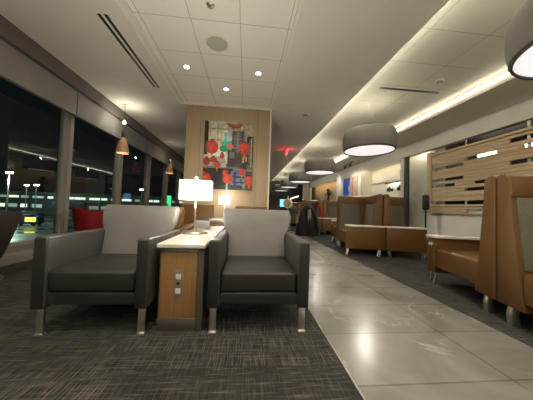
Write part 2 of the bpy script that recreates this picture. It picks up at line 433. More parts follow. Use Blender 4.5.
tag(MB().box(7.3, 7.36, 4.6, 6.4, 2.70, 2.78).box(7.30, 7.36, 4.6, 6.4, 2.78, 2.82).build('linear_fixture', 'fixture'), 'bright linear light seen through the upper gap of the slat screen', 'light')

t = thing('downlight', 'added recessed light in the alcove ceiling, hidden from view beside the slat screen', 'ceiling light', (5.79, 7.2, 3.1))
MB().lathe([(0,-.004),(.05,-.004),(.06,0)], n=24).build('lens', 'fixture', t)
add_light('added_alcove_fill', 'POINT', (5.76, 6.95, 2.9), 2, (1,.92,.78), shadow_soft_size=.05)  # added light, hidden behind the bulkhead, to brighten the alcove wall
struct('trim_11', MB().box(5.5+.18, 6.0, 6.3, 7.68, 3.10, 3.2), 'white')
# half wall under the screen
struct('wall_right', MB().box(XR+.02, XR+.14, 3.0, 6.15, 0, 1.02, .004), 'white')

# slat screen
sc = thing('slat_screen', 'pale oak basketweave slat screen standing along the right side', 'screen', (5.45, 0, 0))
MB().box(-.06, .06, 6.06, 6.2, .86, 2.65, .005).build('post', 'slat_wood', sc)
NY = 2.6
gaps = {  # row -> list of (y far, y near) openings
    0: [], 1: [(4.11, 3.3)], 2: [(5.05, 4.35), (3.88, 3.0)], 3: [(6.06, 5.11)], 4: [(4.11, 3.4)],
    5: [(6.06, 5.11)], 6: [(6.06, 5.34), (4.84, 4.3)], 7: [(5.06, 4.2)], 8: [], 9: [(6.06, 4.3)], 10: [(5.02, 4.2)]}
rowz = [(2.50,2.60), (2.375,2.46), (2.20,2.285), (2.09,2.165), (1.915,2.00), (1.76,1.835), (1.60,1.67), (1.44,1.515), (1.30,1.33), (1.11,1.20), (.90,.985)]
zt = 2.55; rows = []
for i, (a, b) in enumerate(rowz):
    if i == 0: continue
    # solid board between the previous gap and this one
    prev = rowz[i-1][0] if i > 1 else 2.60
    rows.append((b, prev, None)); rows.append((a, b, gaps[i]))
rows.append((.86, .90, None))
def board(y0, y1, z0, z1):
    if z1-z0 > .11:
        k = round((z1-z0)/.075)
        for i in range(k):
            a, b = z0+(z1-z0)*i/k, z0+(z1-z0)*(i+1)/k; d = .034*(i % 2)
            MB().box(-.022-d, .022, y0, y1, a+.006, b-.006, .003).build('slat', 'slat_wood', sc)
        return
    MB().box(-.022, .022, y0, y1, z0+.003, z1-.003, .003).build('slat', 'slat_wood', sc)
for z0, z1, gp in rows:
    if gp is None: board(NY, 6.06, z0, z1); continue
    y = 6.06
    for (gf, gn) in gp:
        if y - gf > .01: board(gf, y, z0, z1)
        y = gn
    if y > NY: board(NY, y, z0, z1)
MB().box(.03, .05, NY, 6.06, 2.0, 2.03).box(.024, .045, 5.05, 5.10, .86, 2.75).box(.024, .045, 3.8, 3.85, .86, 2.75).build('backing_post', 'steel', sc)
MB().box(-.03, .03, 2.45, 2.6, .86, 2.60, .005).build('post', 'slat_wood', sc)

# ------------------------------------------------------------------ oak partition with picture
pw = MB(); pw.box(-1.46, .50, 5.27, 5.75, 0, ZC)
struct('wall_partition', pw, 'panel_wood')
struct('trim_12', MB().box(.50, .535, 5.26, 5.76, 0, ZC), 'white')
sm = MB()
for x in (-1.13, .20): sm.box(x-.0025, x+.0025, 5.2675, 5.271, 0, ZC)
struct('trim_13', sm, 'darkwall')

pic = thing('picture', 'large picture of red paper lanterns over a city street on the oak partition', 'picture', (-.455, 5.27, 2.04))
PW, PH = 1.14, 1.60
MB().box(-PW/2, PW/2, -.035, 0, -PH/2, PH/2, .003).build('panel', 'grey_lam', pic)
mats = {}
def pc(col):
    k = 'ink_%02d_%02d_%02d' % tuple(int(c*99) for c in col)
    if k not in mats: mats[k] = noisy(k, col, .35, var=.3, scale=14, bumps=0)
    return mats[k]
layers = []
def uv(u, v, d): return (-PW/2+u*PW, -.0355-d, PH/2-v*PH)
class Print:
    def __init__(s): s.f = []
    def rect(s, u0, v0, u1, v1, c): s.f.append(([(u0,v0),(u1,v0),(u1,v1),(u0,v1)], c))
    def ell(s, u, v, ru, rv, c, n=20): s.f.append(([(u+ru*math.cos(2*PI*k/n), v+rv*math.sin(2*PI*k/n)) for k in range(n)], c))
    def pol(s, pts, c): s.f.append((pts, c))
    def build(s, parent):
        me = bpy.data.meshes.new('print'); bm = bmesh.new(); idx = {}; n = 0
        for k, (pts, c) in enumerate(s.f):
            mm = pc(tuple(.92*k_**1.45 if c[0] < c[1]*2.5 else k_*.72 for k_ in c))
            if mm.name not in idx: idx[mm.name] = len(idx); me.materials.append(mm)
            pts = [(min(1, max(0, a)), min(1, max(0, b))) for a, b in pts]
            f = bm.faces.new([bm.verts.new(uv(a, b, .00003*k)) for a, b in pts]); f.material_index = idx[mm.name]
            f.normal_update()
            if f.normal.y > 0: f.normal_flip()
        bm.to_mesh(me); bm.free(); o = bpy.data.objects.new('print', me); COL.objects.link(o); o.parent = parent
P_ = Print()
CR=(.62,.60,.48); RED=(.50,.045,.02); RD2=(.40,.03,.03); TEAL=(.05,.42,.34); TL2=(.20,.50,.50); DK=(.03,.03,.035); GR=(.22,.22,.20); BL=(.16,.26,.45); WH=(.72,.72,.66); MD=(.12,.10,.09)
P_.rect(0,0,1,1,GR)
P_.rect(0,0,.66,.62,CR); P_.rect(0,0,.07,.5,MD); P_.rect(.0,.02,.08,.30,DK)
for k in range(6): P_.rect(.10+.075*k, .03, .135+.075*k, .40, [(.50,.50,.40),(.66,.64,.52),(.45,.47,.40)][k%3])
P_.rect(.08,.10,.60,.12,(.38,.36,.28)); P_.rect(.08,.27,.50,.29,(.40,.38,.30))
P_.rect(.10,.42,.44,.60,WH); P_.pol([(.0,.56),(.42,.50),(.46,.68),(.0,.70)],(.45,.45,.43))
P_.rect(.64,0,1,.22,(.50,.46,.33)); P_.rect(.80,.03,.97,.10,(.58,.54,.40)); P_.rect(.72,.06,.85,.20,(.44,.41,.30))
P_.rect(.40,.16,.56,.45,TL2); P_.pol([(.34,.30),(.62,.28),(.58,.42),(.40,.44)],TEAL); P_.rect(.46,.03,.55,.28,(.45,.45,.42)); P_.ell(.40,.40,.09,.05,(.04,.35,.20))
P_.rect(.56,.13,.80,.66,MD); P_.rect(.60,.13,.76,.40,(.17,.15,.15))
for k in range(7): P_.rect(.61,.15+.045*k,.75,.165+.045*k,[(.30,.24,.22),(.20,.24,.36),(.34,.30,.28)][k%3])
P_.rect(.66,.14,.70,.46,(.26,.28,.36))
P_.rect(.82,.17,.86,.62,(.42,.40,.33)); P_.rect(.87,.20,1,.62,DK); P_.rect(.91,.24,.94,.60,(.20,.24,.28))
P_.rect(.48,.42,.64,.66,(.09,.08,.09)); P_.rect(.52,.44,.62,.54,(.24,.22,.20)); P_.rect(.78,.42,.88,.70,(.05,.05,.06))
P_.pol([(0,.66),(1,.70),(1,.72),(0,.68)],(.30,.30,.30)); P_.rect(0,.69,.60,1,(.035,.04,.032)); P_.rect(0,.70,.20,.95,(.08,.05,.03))
P_.rect(.56,.72,.72,.97,BL); P_.rect(.73,.72,.86,.96,(.24,.30,.36)); P_.rect(.62,.74,.67,.95,(.08,.06,.20)); P_.rect(.75,.76,.80,.92,(.10,.20,.30)); P_.rect(.60,.80,.84,.82,DK); P_.rect(.60,.88,.84,.90,(.06,.07,.14))
P_.rect(.86,.72,1,1,(.16,.10,.06)); P_.rect(.95,.22,.98,.66,(.50,.46,.38)); P_.rect(.10,.93,.80,1,(.05,.045,.04))
P_.rect(.47,.84,.51,1,TL2); P_.rect(.79,.50,.82,.60,(.60,.50,.25)); P_.rect(.11,.54,.15,.62,(.60,.55,.40)); P_.rect(.85,.50,.88,.58,(.55,.45,.12))
for (u,v,ru,rv,c) in [(.16,.385,.145,.115,RED),(.825,.385,.145,.11,RED),(.20,.57,.085,.05,RD2),(.06,.60,.08,.065,RD2),(.37,.51,.05,.05,RD2),(.28,.645,.075,.05,RED),
        (.45,.76,.07,.06,RED),(.50,.84,.115,.085,RED),(.07,.84,.10,.085,RED),(.78,.73,.075,.06,RED),(.94,.86,.11,.085,RED),(.02,.78,.05,.05,RD2)]:
    ru *= .9; rv *= .9
    P_.ell(u,v,ru,rv,c)
    P_.ell(u-ru*.25,v-rv*.2,ru*.45,rv*.6,(min(1,c[0]*1.25),c[1]*1.6,c[2]*1.5))
    P_.rect(u-.025,v-rv-.012,u+.025,v-rv+.006,DK); P_.rect(u-.02,v+rv-.006,u+.02,v+rv+.012,(.55,.40,.10)); P_.rect(u-.006,v+rv+.012,u+.006,v+rv+.05,(.62,.25,.05))
P_.pol([(.42,.02),(.78,.02),(.72,.09),(.56,.10)],(.40,.07,.04)); P_.pol([(.50,.02),(.70,.02),(.66,.05),(.54,.05)],(.55,.22,.14)); P_.ell(.76,.08,.03,.02,WH)
P_.pol([(.46,.36),(.53,.31),(.60,.36),(.60,.39),(.46,.39)],(.65,.13,.07))
P_.build(pic)

# ------------------------------------------------------------------ ceiling fixtures
def slot(x, y0, y1, label, name='linear_vent'):
    t = thing(name, label, 'vent', (x, (y0+y1)/2, ZC)); h = (y1-y0)/2
    MB().box(-.022, .022, -h, h, -.003, .0, .001).build('slot', 'black', t)
    MB().box(-.030, -.023, -h-.008, h+.008, -.005, .0).box(.023, .030, -h-.008, h+.008, -.005, .0).build('rim', 'gyp', t)
slot(-1.925, 2.88, 4.60, 'long black slot air vent in the left ceiling, the one nearer the windows')
slot(-1.845, 2.88, 4.60, 'long black slot air vent in the left ceiling, the one nearer the tiles')
t = thing('linear_vent', 'black linear air vent across the tiles in the right ceiling cove', 'vent', (3.32, 4.28, ZC+.22))
MB().box(-.66, .66, -.04, .04, -.012, 0, .002).build('slot', 'black', t)
MB().box(-.68, .68, -.055, -.041, -.014, 0).box(-.68, .68, .041, .055, -.014, 0).build('rim', 'gyp', t)
ZT = ZC+.07
t = thing('ceiling_speaker', 'round grey ceiling speaker in the tile field', 'speaker', (-.52, 3.29, ZT))
MB().lathe([(0,-.008),(.155,-.008),(.16,0)], n=40).build('grille', 'spk', t)
MB().lathe([(.155,-.010),(.17,-.009),(.175,0),(.155,0)], n=40).build('rim', 'gyp', t)
def sprinkler(x, y, z, label, name='sprinkler', cat='sprinkler'):
    t = thing(name, label, cat, (x, y, z))
    MB().lathe([(0,-.012),(.035,-.012),(.05,-.004),(.052,0)], n=24).build('escutcheon', 'chrome', t)
    MB().lathe([(.0,-.028),(.020,-.027),(.022,-.024),(.008,-.022),(.008,-.012),(0,-.012)], n=12).build('head', 'steel', t)
sprinkler(-.52, 2.66, ZT, 'chrome ceiling sprinkler in the tile field near the top of the photo')
t = thing('smoke_detector', 'small round white detector on the dark middle ceiling', 'detector', (1.39, 5.33, ZC))
MB().lathe([(0,-.05),(.045,-.05),(.06,-.03),(.09,-.018),(.098,0)], n=28).build('housing', 'plate', t)
MB().lathe([(.046,-.050),(.056,-.044),(.062,-.03)], n=20).build('ring', 'grey_lam', t)
t = thing('cove_detector', 'small round white fitting with dark ring on the cove tiles', 'detector', (3.64, 3.90, ZC+.22))
MB().lathe([(0,-.02),(.05,-.02),(.075,-.01),(.08,0)], n=28).build('housing', 'plate', t)
MB().lathe([(.030,-.023),(.045,-.026),(.050,-.020)], n=24).build('ring', 'black', t)
WARM = (1.0, .86, .66)
def downlight(x, y, z, label, group, e=24, first=[None]):
    if first[0] is None:
        t = thing('downlight', label, 'ceiling light', (x, y, z), group=group)
        MB().lathe([(0,-.004),(.038,-.004)], n=24).build('lens', 'spot', t)
        MB().lathe([(.038,-.002),(.041,-.009),(.052,-.007),(.056,0)], n=28).build('trim_ring', 'plate', t)
        first[0] = t
    else: t = dup(first[0], (x, y, z), None, label, group)
    o = add_light('downlight_lamp', 'SPOT', (0, 0, -.03), e, WARM, spot_size=math.radians(105), spot_blend=.9, shadow_soft_size=.04)
    o.parent = t; return t
g = 'round downlights in the ceiling tiles'
downlight(-1.13, 3.93, ZT, 'leftmost lit round downlight in the tile field', g)
downlight(-.50, 4.57, ZT, 'middle lit round downlight, the one closest to the oak partition', g)
downlight(.13, 3.93, ZT, 'rightmost lit round downlight in the tile field', g)
g2 = 'added unseen downlights behind the camera'
for i, (x, y) in enumerate([(-1.13, .65), (.13, .65), (-.5, -1.3)]):  # extra downlights added out of view for general room light
    downlight(x, y, ZT, 'added round downlight in the tile field, out of view over the near carpet', g2, 16)
g3 = 'downlights along the middle ceiling'
for i, y in enumerate([1.2, -1.6]):
    downlight(1.37, y, ZC, 'round downlight in the plain ceiling above the tiled walkway', g3, 32)

# ceiling-hung exit sign
t = thing('exit_sign', 'small red glowing sign hanging edge-on from the middle ceiling', 'sign', (1.52, 8.6, ZC))
MB().box(-.04, .04, -.18, .18, -.03, 0, .004).build('housing', 'plate', t)
MB().box(-.006, .006, -.15, .15, -.25, -.03, .002).build('face', 'exit_red', t)
# far small track spotlight
t = thing('track_light', 'small black track light fixed under the right soffit', 'light', (5.0, 10.6, ZC))
MB().box(-.02, .02, -.5, .5, -.03, 0, .004).build('track', 'black', t)
for y in (-.3, .25):
    MB().tube([(0,y,-.03),(0,y,-.09),(-.03,y,-.13)], .012, 8).tube([(-.0,y,-.09),(-.08,y,-.20)], .04, 12).build('head', 'black', t)

for ty in (10.3, 10.85, 12.6):
    o = add_light('track_lamp', 'SPOT', (4.85, ty, 2.95), 16, (1,.93,.8), spot_size=math.radians(100), spot_blend=.8, shadow_soft_size=.03)
    o.rotation_euler = Vector((.8, (ty-10.9)*.35, -1.0)).to_track_quat('-Z', 'Y').to_euler()
# drum pendants
def drum():
    t = thing('drum_pendant', '', 'pendant lamp')
    R = .60
    pr = [(R*.80,.49),(R*.87,.475),(R*.935,.435),(R*.975,.37),(R*.995,.29),(R,.20),(R*.985,.10),(R*.96,.035),(R*.93,.0),(R*.915,.0),(R*.93,.06),(R*.95,.2),(R*.93,.36),(R*.82,.46),(R*.80,.49)]
    MB().lathe(pr, n=64).build('shade', 'felt', t)
    MB().lathe([(R*.955,.028),(R*.962,.014),(R*.93,-.012),(R*.905,-.004),(R*.912,.02)], n=64).build('rim', 'felt_rim', t)
    MB().lathe([(0,.018),(R*.93,.018),(R*.93,.045),(0,.045)], n=64).build('diffuser', 'drumlight', t)
    MB().box(R*-.995-.004, R*-.995+.004, -.004, .004, .03, .40).build('seam', 'felt_rim', t)
    MB().lathe([(0,.46),(R*.80,.49),(R*.5,.495),(0,.50)], n=48).build('top_cap', 'plate', t)
    for k in range(3):
        a = 2*PI*k/3+.4
        MB().tube([(.35*math.cos(a), .35*math.sin(a), .49), (.03*math.cos(a), .03*math.sin(a), 1.14)], .0025, 6).build('cable', 'steel', t)
    MB().lathe([(0,1.13),(.05,1.13),(.05,1.15),(0,1.15)], n=28).build('canopy', 'plate', t)
    return t
DL = ['nearest grey drum pendant, cut off by the upper right of the photo', 'second grey drum pendant along the cove, hanging before the slat screen',
      'third grey drum pendant along the cove, above the middle booths', 'fourth grey drum pendant along the cove', 'fifth grey drum pendant along the cove, near the far end', 'farthest and smallest grey drum pendant']
d0 = drum(); DP = [(2.85, 1.45), (2.855, 5.0), (2.81, 8.4), (2.83, 11.6), (2.83, 14.8), (2.83, 18.0)]
for i, (x, y) in enumerate(DP):
    t = d0 if i == 0 else dup(d0, (x, y, 2.24))
    t.location = (x, y, 2.28); t['label'] = DL[i]; t['group'] = 'grey drum pendants over the booths'
    add_light('drum_lamp', 'SPOT', (x, y, 2.25), 5 if i == 0 else 42, (1,.92,.80), spot_size=math.radians(165), spot_blend=.6, shadow_soft_size=.05)
    u = add_light('drum_uplamp', 'POINT', (x, y, 2.85), 4, (1,.92,.78), shadow_soft_size=.05)

# copper pendants
def cone():
    t = thing('copper_pendant', '', 'pendant lamp')
    MB().lathe([(.130,0),(.134,.02),(.122,.12),(.095,.23),(.058,.33),(.045,.37),(.035,.37),(.05,.32),(.085,.22),(.113,.12),(.126,.02),(.130,0)], n=40).build('shade', 'copper', t)
    MB().lathe([(0,.37),(.045,.37),(.042,.48),(.02,.52),(0,.52)], n=20).build('socket', 'brown_shell', t)
    MB().lathe([(0,.06),(.03,.08),(.045,.13),(.03,.18),(0,.2)], n=16).build('bulb', 'cone_in', t)
    MB().tube([(0,0,.50),(0,0,1.155)], .005, 6).build('cord', 'black', t)
    MB().lathe([(0,1.15),(.06,1.15),(.06,1.17),(0,1.17)], n=20).build('canopy', 'plate', t)
    return t
c0 = cone(); CP = [(-2.98, 5.55), (-2.96, 8.74), (-2.96, 11.9)]
for i, (x, y) in enumerate(CP):
    t = c0 if i == 0 else dup(c0, (x, y, 2.03))
    t.location = (x, y, 2.03); t['group'] = 'copper cone pendants by the windows'
    t['label'] = ['nearest copper cone pendant, with a bright bulb on its cord', 'copper cone pendant close to the left edge of the oak partition', 'copper cone pendant farthest along the windows'][i]
MB().lathe([(0,.70),(.02,.71),(.032,.74),(.02,.77),(0,.78)], n=16).build('upper_bulb', 'bulb', c0)
for i, (x, y) in enumerate(CP[:2]): 
    l = add_light('pendant_lamp', 'POINT', (x, y, 2.85) if i == 0 else (x, y, 2.55), 4 if i == 0 else 2, (1,.85,.62), shadow_soft_size=.03)
    l.location.x += .06

# ------------------------------------------------------------------ lounge armchairs
def armchair(arm, back, seat, front, label, leg='chrome'):
    t = thing('armchair', label, 'armchair')
    W = .345
    for s in (-1, 1):
        o = MB().box(s*.265, s*W, .0, .70, .17, .625, .016, 3, fn=lambda c: (c.x, c.y, c.z - (.012*(c.y/.7) if c.z > .5 else 0))).build('armrest', arm, t)
        MB().box(s*(.271), s*(W-.006), -.004, .004, .176, .612, .003).build('front_panel', front, o)
    # reclining back
    t2 = bmesh.new()
    zs = [(.24,.50,.70,.262),(.42,.515,.71,.264),(.60,.555,.715,.268),(.66,.575,.72,.305),(.74,.60,.725,.318),(.785,.62,.73,.323),(.815,.635,.725,.318)]
    rings = []
    for z, ya, yb, w in zs:
        r = .02
        ring = []
        for cx_, cy_, a0 in ((w-r, yb-r, 0), (-w+r, yb-r, 90), (-w+r, ya+r, 180), (w-r, ya+r, 270)):
            for k in range(4):
                a = math.radians(a0+30*k); ring.append((cx_+r*math.cos(a), cy_+r*math.sin(a), z))
        rings.append(ring)
    def shrink(ring, z, f):
        cx_ = 0; cy_ = sum(p[1] for p in ring)/len(ring)
        return [(p[0]*(1-.02*f), cy_+(p[1]-cy_)*(1-.35*f), z) for p in ring]
    rings += [shrink(rings[-1], .825, .5), shrink(rings[-1], .83, 1.0)]
    MB().loft(rings).build('backrest', back, t)
    # seat cushion, crowned
    def crown(c):
        z = c.z
        if z > .38: z += .016*(1-(c.x/.27)**2)*math.sin(PI*min(1, max(0, c.y/.55)))
        return (c.x, c.y - (.006 if c.y < .05 and .3 < c.z < .4 else 0), z)
    q = bmesh.new()
    o = MB().box(-.262, .262, .012, .57, .268, .412, .028, 4, fn=crown).build('seat', seat, t)
    MB().tube([(-.255,.012,.268),(.255,.012,.268)], .004, 6).build('piping', front, o)
    MB().box(-.266, .266, .022, .66, .19, .262, .01, 3).build('seat_rail', seat, t)
    for sx in (-1, 1):
        for sy in (.035, .60):
            MB().box(sx*.305-.022, sx*.305+.022, sy-.006, sy+.010, .006, .18, .002).box(sx*.305-.026, sx*.305+.026, sy-.014, sy+.022, 0, .008, .002).build('leg', leg, t)
    return t
GC = 'grey leather armchairs at the front'
ch1 = armchair('vinyl_mid', 'vinyl_light', 'vinyl_dark', 'vinyl_dark', 'grey leather armchair right of the oak side table, beside the tiled walkway')
ch1.location = (.110, 1.51, 0); ch1['group'] = GC
ch2 = dup(ch1, (-.957, 1.51, 0), 0, 'grey leather armchair left of the oak side table, nearer the windows', GC)
tc = armchair('tan', 'tan', 'tan', 'tan', 'tan leather armchair back to back with the left grey armchair')
tc.location = (-.955, 3.02, 0); tc.rotation_euler = (0,0,PI)

# side tables with outlets
def side_table(y0, y1, cx, label, name='side_table', wide=.30):
    t = thing(name, label, 'side table', (cx, y0, 0)); L = y1-y0; w = wide/2
    b = MB().box(-w, w, .03, L, .0, .545, .004).build('cabinet', 'grey_lam', t)
    MB().box(-w+.012, w-.050, .020, .031, .085, .525, .002).build('front_panel', 'table_wood', t)
    MB().box(-w+.004, w-.042, .016, .031, .0, .083, .002).build('kick_plate', 'steel', t)
    MB().box(w-.046, w-.002, .014, .031, .0, .54, .002).build('edge_strip', 'grey_lam', t)
    MB().box(-w+.0, w-.04, .016, .031, .527, .545, .001).build('top_strip', 'steel', t)
    MB().box(-w-.012, w+.006, -.01, L+.01, .556, .586, .006, 3).build('table_top', 'laminate', t)
    MB().box(-w+.02, w-.02, .05, L-.03, .545, .556).build('top_spacer', 'steel', t)
    p = MB().box(-.048, .014, .012, .0205, .222, .412, .003).build('outlet_plate', 'outletplate', t)
    MB().box(-.034, .0, .009, .0125, .345, .380, .002).build('socket', 'plate', p)
    MB().box(-.034, .0, .009, .0125, .250, .285, .002).build('socket', 'plate', p)
    MB().box(-.028, -.006, .009, .0125, .308, .326, .001).build('usb_port', 'black', p)
    return t
st1 = side_table(1.555, 2.95, -.42, 'long oak fronted side table with white top between the two grey armchairs')
st2 = side_table(4.45, 5.2, -.50, 'smaller white topped side table against the oak partition', wide=.40)

def lamp(loc, label):
    t = thing('table_lamp', label, 'lamp', loc, group='table lamps with white shades')
    MB().lathe([(0,0),(.12,0),(.12,.012),(.108,.022),(0,.022)], n=36, fn=lambda c: (c.x, c.y*.8, c.z)).build('base', 'steel', t)
    MB().tube([(0,0,.02),(0,0,.50)], .007, 12).build('pole', 'chrome', t)
    s = MB(); s.box(-.145,.145,-.05,.05,.31,.495,.006)
    sh = s.build('lamp_shade', 'lampshade', t)
    MB().lathe([(0,.493),(.012,.50),(.014,.52),(0,.525)], n=12).build('finial', 'chrome', t)
    return t
l1 = lamp((-.47, 2.13, .587), 'lit table lamp with white box shade between the two grey armchairs')
l2 = dup(l1, (-.47, 4.95, .587), 0, 'smaller looking lit white lamp in front of the oak partition, under the picture'); l2.scale = (.86,.86,.97)
for i, (x, y) in enumerate(((-.47, 2.13), (-.47, 4.95))):
    add_light('lamp_glow', 'POINT', (x, y, 1.11), (66, 5)[i], (1,.9,.74), shadow_soft_size=.02)
    add_light('lamp_glow', 'POINT', (x+.0, y-.02, .85), (3, 1)[i], (1,.9,.74), shadow_soft_size=.06)
for x, y in ((-.47, -1.5), (1.3, -2.4), (3.6, -1.5), (-2.4, -.8)):  # unseen lights without fixtures, added behind the camera to brighten the ceiling
    o = add_light('added_ceiling_fill', 'SPOT', (x, y, 1.5), 60 if x > 3 else 135, (1,.9,.76), shadow_soft_size=.12, spot_size=math.radians(150), spot_blend=1.0); o.rotation_euler = (PI,0,0)
tag(MB().box(-.585, -.405, 2.60, 2.69, .5862, .675, .012, 3).build('tissue_box', 'vinyl_light'), 'small pale grey box on the white table top behind the front lamp', 'box')

# wall banquettes against partition
def banquette(x0, x1, label):
    t = thing('banquette', label, 'bench', ((x0+x1)/2, 4.9, 0), group='tan banquettes against the oak partition'); w = (x1-x0)/2
    MB().box(-w, w, -.42, .34, .12, .44, .03, 3).build('seat', 'tan', t)
    MB().prism([(.16,.42),(.345,.42),(.345,.87),(.25,.87)], 'x', -w, w, .02, 3).build('backrest', 'tan', t)
    for sx in (-1, 1):
        for y in (-.36, .26):
            MB().box(sx*(w-.08)-.02, sx*(w-.08)+.02, y-.02, y+.02, 0, .12).build('leg', 'chrome', t)
banquette(-1.46, -.73, 'tan leather banquette against the oak partition, on the window side')
banquette(-.24, .50, 'tan leather banquette against the oak partition, on the walkway side')

# ------------------------------------------------------------------ tub chairs by the window
def tub(mat, label, name='tub_chair'):
    t = thing(name, label, 'chair')
    n = 25; A0 = math.radians(-55); A1 = math.radians(235)
    t2 = bmesh.new(); grid = []
    zz = [.18,.30,.42,.56,.68,.73]
    ro = [.20,.245,.28,.31,.335,.345]
    for j, (z, r) in enumerate(zip(zz, ro)):
        row = []
        for i in range(n):
            u = i/(n-1); a = A0+(A1-A0)*u; side = abs(u-.5)*2
            zi = z - (.22*side**3 if j >= 3 else 0)*((z-.42)/.31)
            row.append((r*math.cos(a), r*math.sin(a), zi, .035))
        grid.append(row)
    V = []
    for row in grid:
        V.append([t2.verts.new((x, y, z)) for x, y, z, _ in row])
    VI = []
    for row in grid:
        VI.append([t2.verts.new((x*(1-d/max(.1, math.hypot(x, y))), y*(1-d/max(.1, math.hypot(x, y))), z)) for x, y, z, d in row])
    for j in range(len(V)-1):
        for i in range(n-1):
            t2.faces.new((V[j][i], V[j][i+1], V[j+1][i+1], V[j+1][i]))
            t2.faces.new((VI[j][i], VI[j+1][i], VI[j+1][i+1], VI[j][i+1]))
        for i in (0, n-1): t2.faces.new((V[j][i], V[j+1][i], VI[j+1][i], VI[j][i]))
    for i in range(n-1):
        t2.faces.new((V[-1][i], V[-1][i+1], VI[-1][i+1], VI[-1][i])); t2.faces.new((V[0][i], VI[0][i], VI[0][i+1], V[0][i+1]))
    bmesh.ops.recalc_face_normals(t2, faces=t2.faces)
    s = MB(); s._join(t2); s.build('shell', mat, t)
    MB().lathe([(0,.22),(.19,.22),(.25,.38),(.25,.42),(.22,.45),(0,.46)], n=32).build('seat', mat, t)
    MB().lathe([(0,.0),(.24,.0),(.24,.012),(.06,.03),(.03,.06),(.03,.22),(0,.22)], n=32).build('pedestal', 'steel', t)
    return t
tb1 = tub('brown_shell', 'dark brown tub chair at the window, at the far left of the photo'); tb1.location = (-2.74, 2.50, 0); tb1.rotation_euler = (0,0,math.radians(-125))
tb1.scale = (1.0,1.0,1.0)
tb2 = tub('red', 'red tub chair by the window behind the left grey armchair'); tb2.location = (-2.66, 4.1, 0); tb2.rotation_euler = (0,0,math.radians(165)); tb2.scale = (.76,.76,1); 
tb3 = tub('vinyl_mid', 'pale grey tub chair beyond the red tub chair'); tb3.location = (-2.70, 5.1, 0); tb3.rotation_euler = (0,0,math.radians(20))

# ------------------------------------------------------------------ booth pods
TH = math.radians(-14)
def wall_profile(z):
    u = (z-.14)/(1.2-.14)
    return .24 - .125*min(1, max(0, u))**.8
def pod(sx, sy, label, group):
    """local: x' from 0 to sx*.7, y' from 0 to sy*1.0"""
    t = thing('booth_seat', label, 'booth', group=group)
    F = lambda c: (sx*c.x, sy*c.y, c.z)
    zs = [.14,.3,.5,.7,.9,1.05,1.16,1.195]
    # side wall along x'
    def prof(rev=False):
        pts = [(.008, .14)] + [(wall_profile(z)-(.03 if z > 1.17 else 0), z) for z in zs] + [(.035, 1.2), (.008, 1.175)]
        return pts
    a = MB().prism(prof(), 'x', .012, .70, .010, 3, fn=F); a.build('side_panel', 'tan', t)
    b = MB().prism([(p[0], p[1]) for p in prof()], 'y', .02, .86, .010, 3, fn=F); b.build('back_panel', 'tan', t)
    # grey upholstery insets
    def inset(c0, c1):   # y offsets follow profile
        return [(wall_profile(z)-.002, z) for z in (.44,.6,.8,1.0)] + [(wall_profile(z)+.012, z) for z in (.99,.8,.6,.45)]
    MB().prism(inset(0,0), 'x', .26, .665, .003, 2, fn=F).build('side_cushion', 'tan_cloth', t, label='grey woven cushion')
    MB().prism(inset(0,0), 'y', .26, .80, .003, 2, fn=F).build('back_cushion', 'tan_cloth', t, label='grey woven cushion')
    # brown cap bands
    MB().prism([(wall_profile(1.0)+.010,1.005),(wall_profile(1.17)+.012,1.17),(wall_profile(1.17)-.01,1.19),(wall_profile(1.0)-.01,1.0)], 'x', .14, .692, .006, 2, fn=F).build('side_cap', 'tan', t)
    MB().prism([(wall_profile(1.0)+.010,1.005),(wall_profile(1.17)+.012,1.17),(wall_profile(1.17)-.01,1.19),(wall_profile(1.0)-.01,1.0)], 'y', .14, .82, .006, 2, fn=F).build('back_cap', 'tan', t)
    # seat
    def cr(c):
        z = c.z
        if z > .36: z += .018*math.sin(PI*min(1,max(0,(c.y-.2)/.66)))
        if z < .2 and c.x > .55: return (sx*(c.x-.05), sy*c.y, z)
        return (sx*c.x, sy*c.y, z)
    MB().box(.18, .690, .20, .872, .17, .425, .035, 4, fn=cr).build('seat', 'tan', t)
    # table side with white top
    MB().box(.0+.01, .70, .868, 1.02, .13, .548, .008, 2, fn=F).build('table_side', 'tan', t)
    MB().box(.0+.006, .715, .84, 1.035, .55, .578, .006, 3, fn=F).build('table_top', 'laminate', t)
    p = MB().box(.698, .706, .89, .985, .44, .505, .003, fn=F).build('outlet_plate', 'grey_lam', t)
    MB().box(.704, .709, .900, .932, .455, .49, .002, fn=F).build('socket', 'plate', p)
    MB().box(.704, .709, .943, .975, .455, .49, .002, fn=F).build('socket', 'plate', p)
    # feet: flat curved chrome at wall, slim wire leg at the table
    for xx in (.665, .10):
        MB().prism([(xx-.03,0),(xx+.03,0),(xx+.034,.08),(xx+.02,.16),(xx-.03,.16),(xx-.022,.08)], 'y', .09, .138, .003, 2, fn=F).build('foot', 'chrome', t)
    for xx in (.66, .08):
        MB().tube([(xx,.97,.14),(xx+.012,.985,.06),(xx+.03,.99,0)], [.012,.010,.008], 8, fn=F).tube([(xx,.90,.14),(xx+.012,.90,.06),(xx+.03,.90,.0)], [.012,.010,.008], 8, fn=F).build('table_leg', 'chrome', t)
    return t
proto = {(sx, sy): pod(sx, sy, '', 'x') for sx in (-1, 1) for sy in (-1, 1)}
centers = [(2.79, 1.53), (2.86, 4.93), (2.84, 8.30), (2.84, 11.6)]
cn = ['nearest', 'second', 'third', 'farthest']
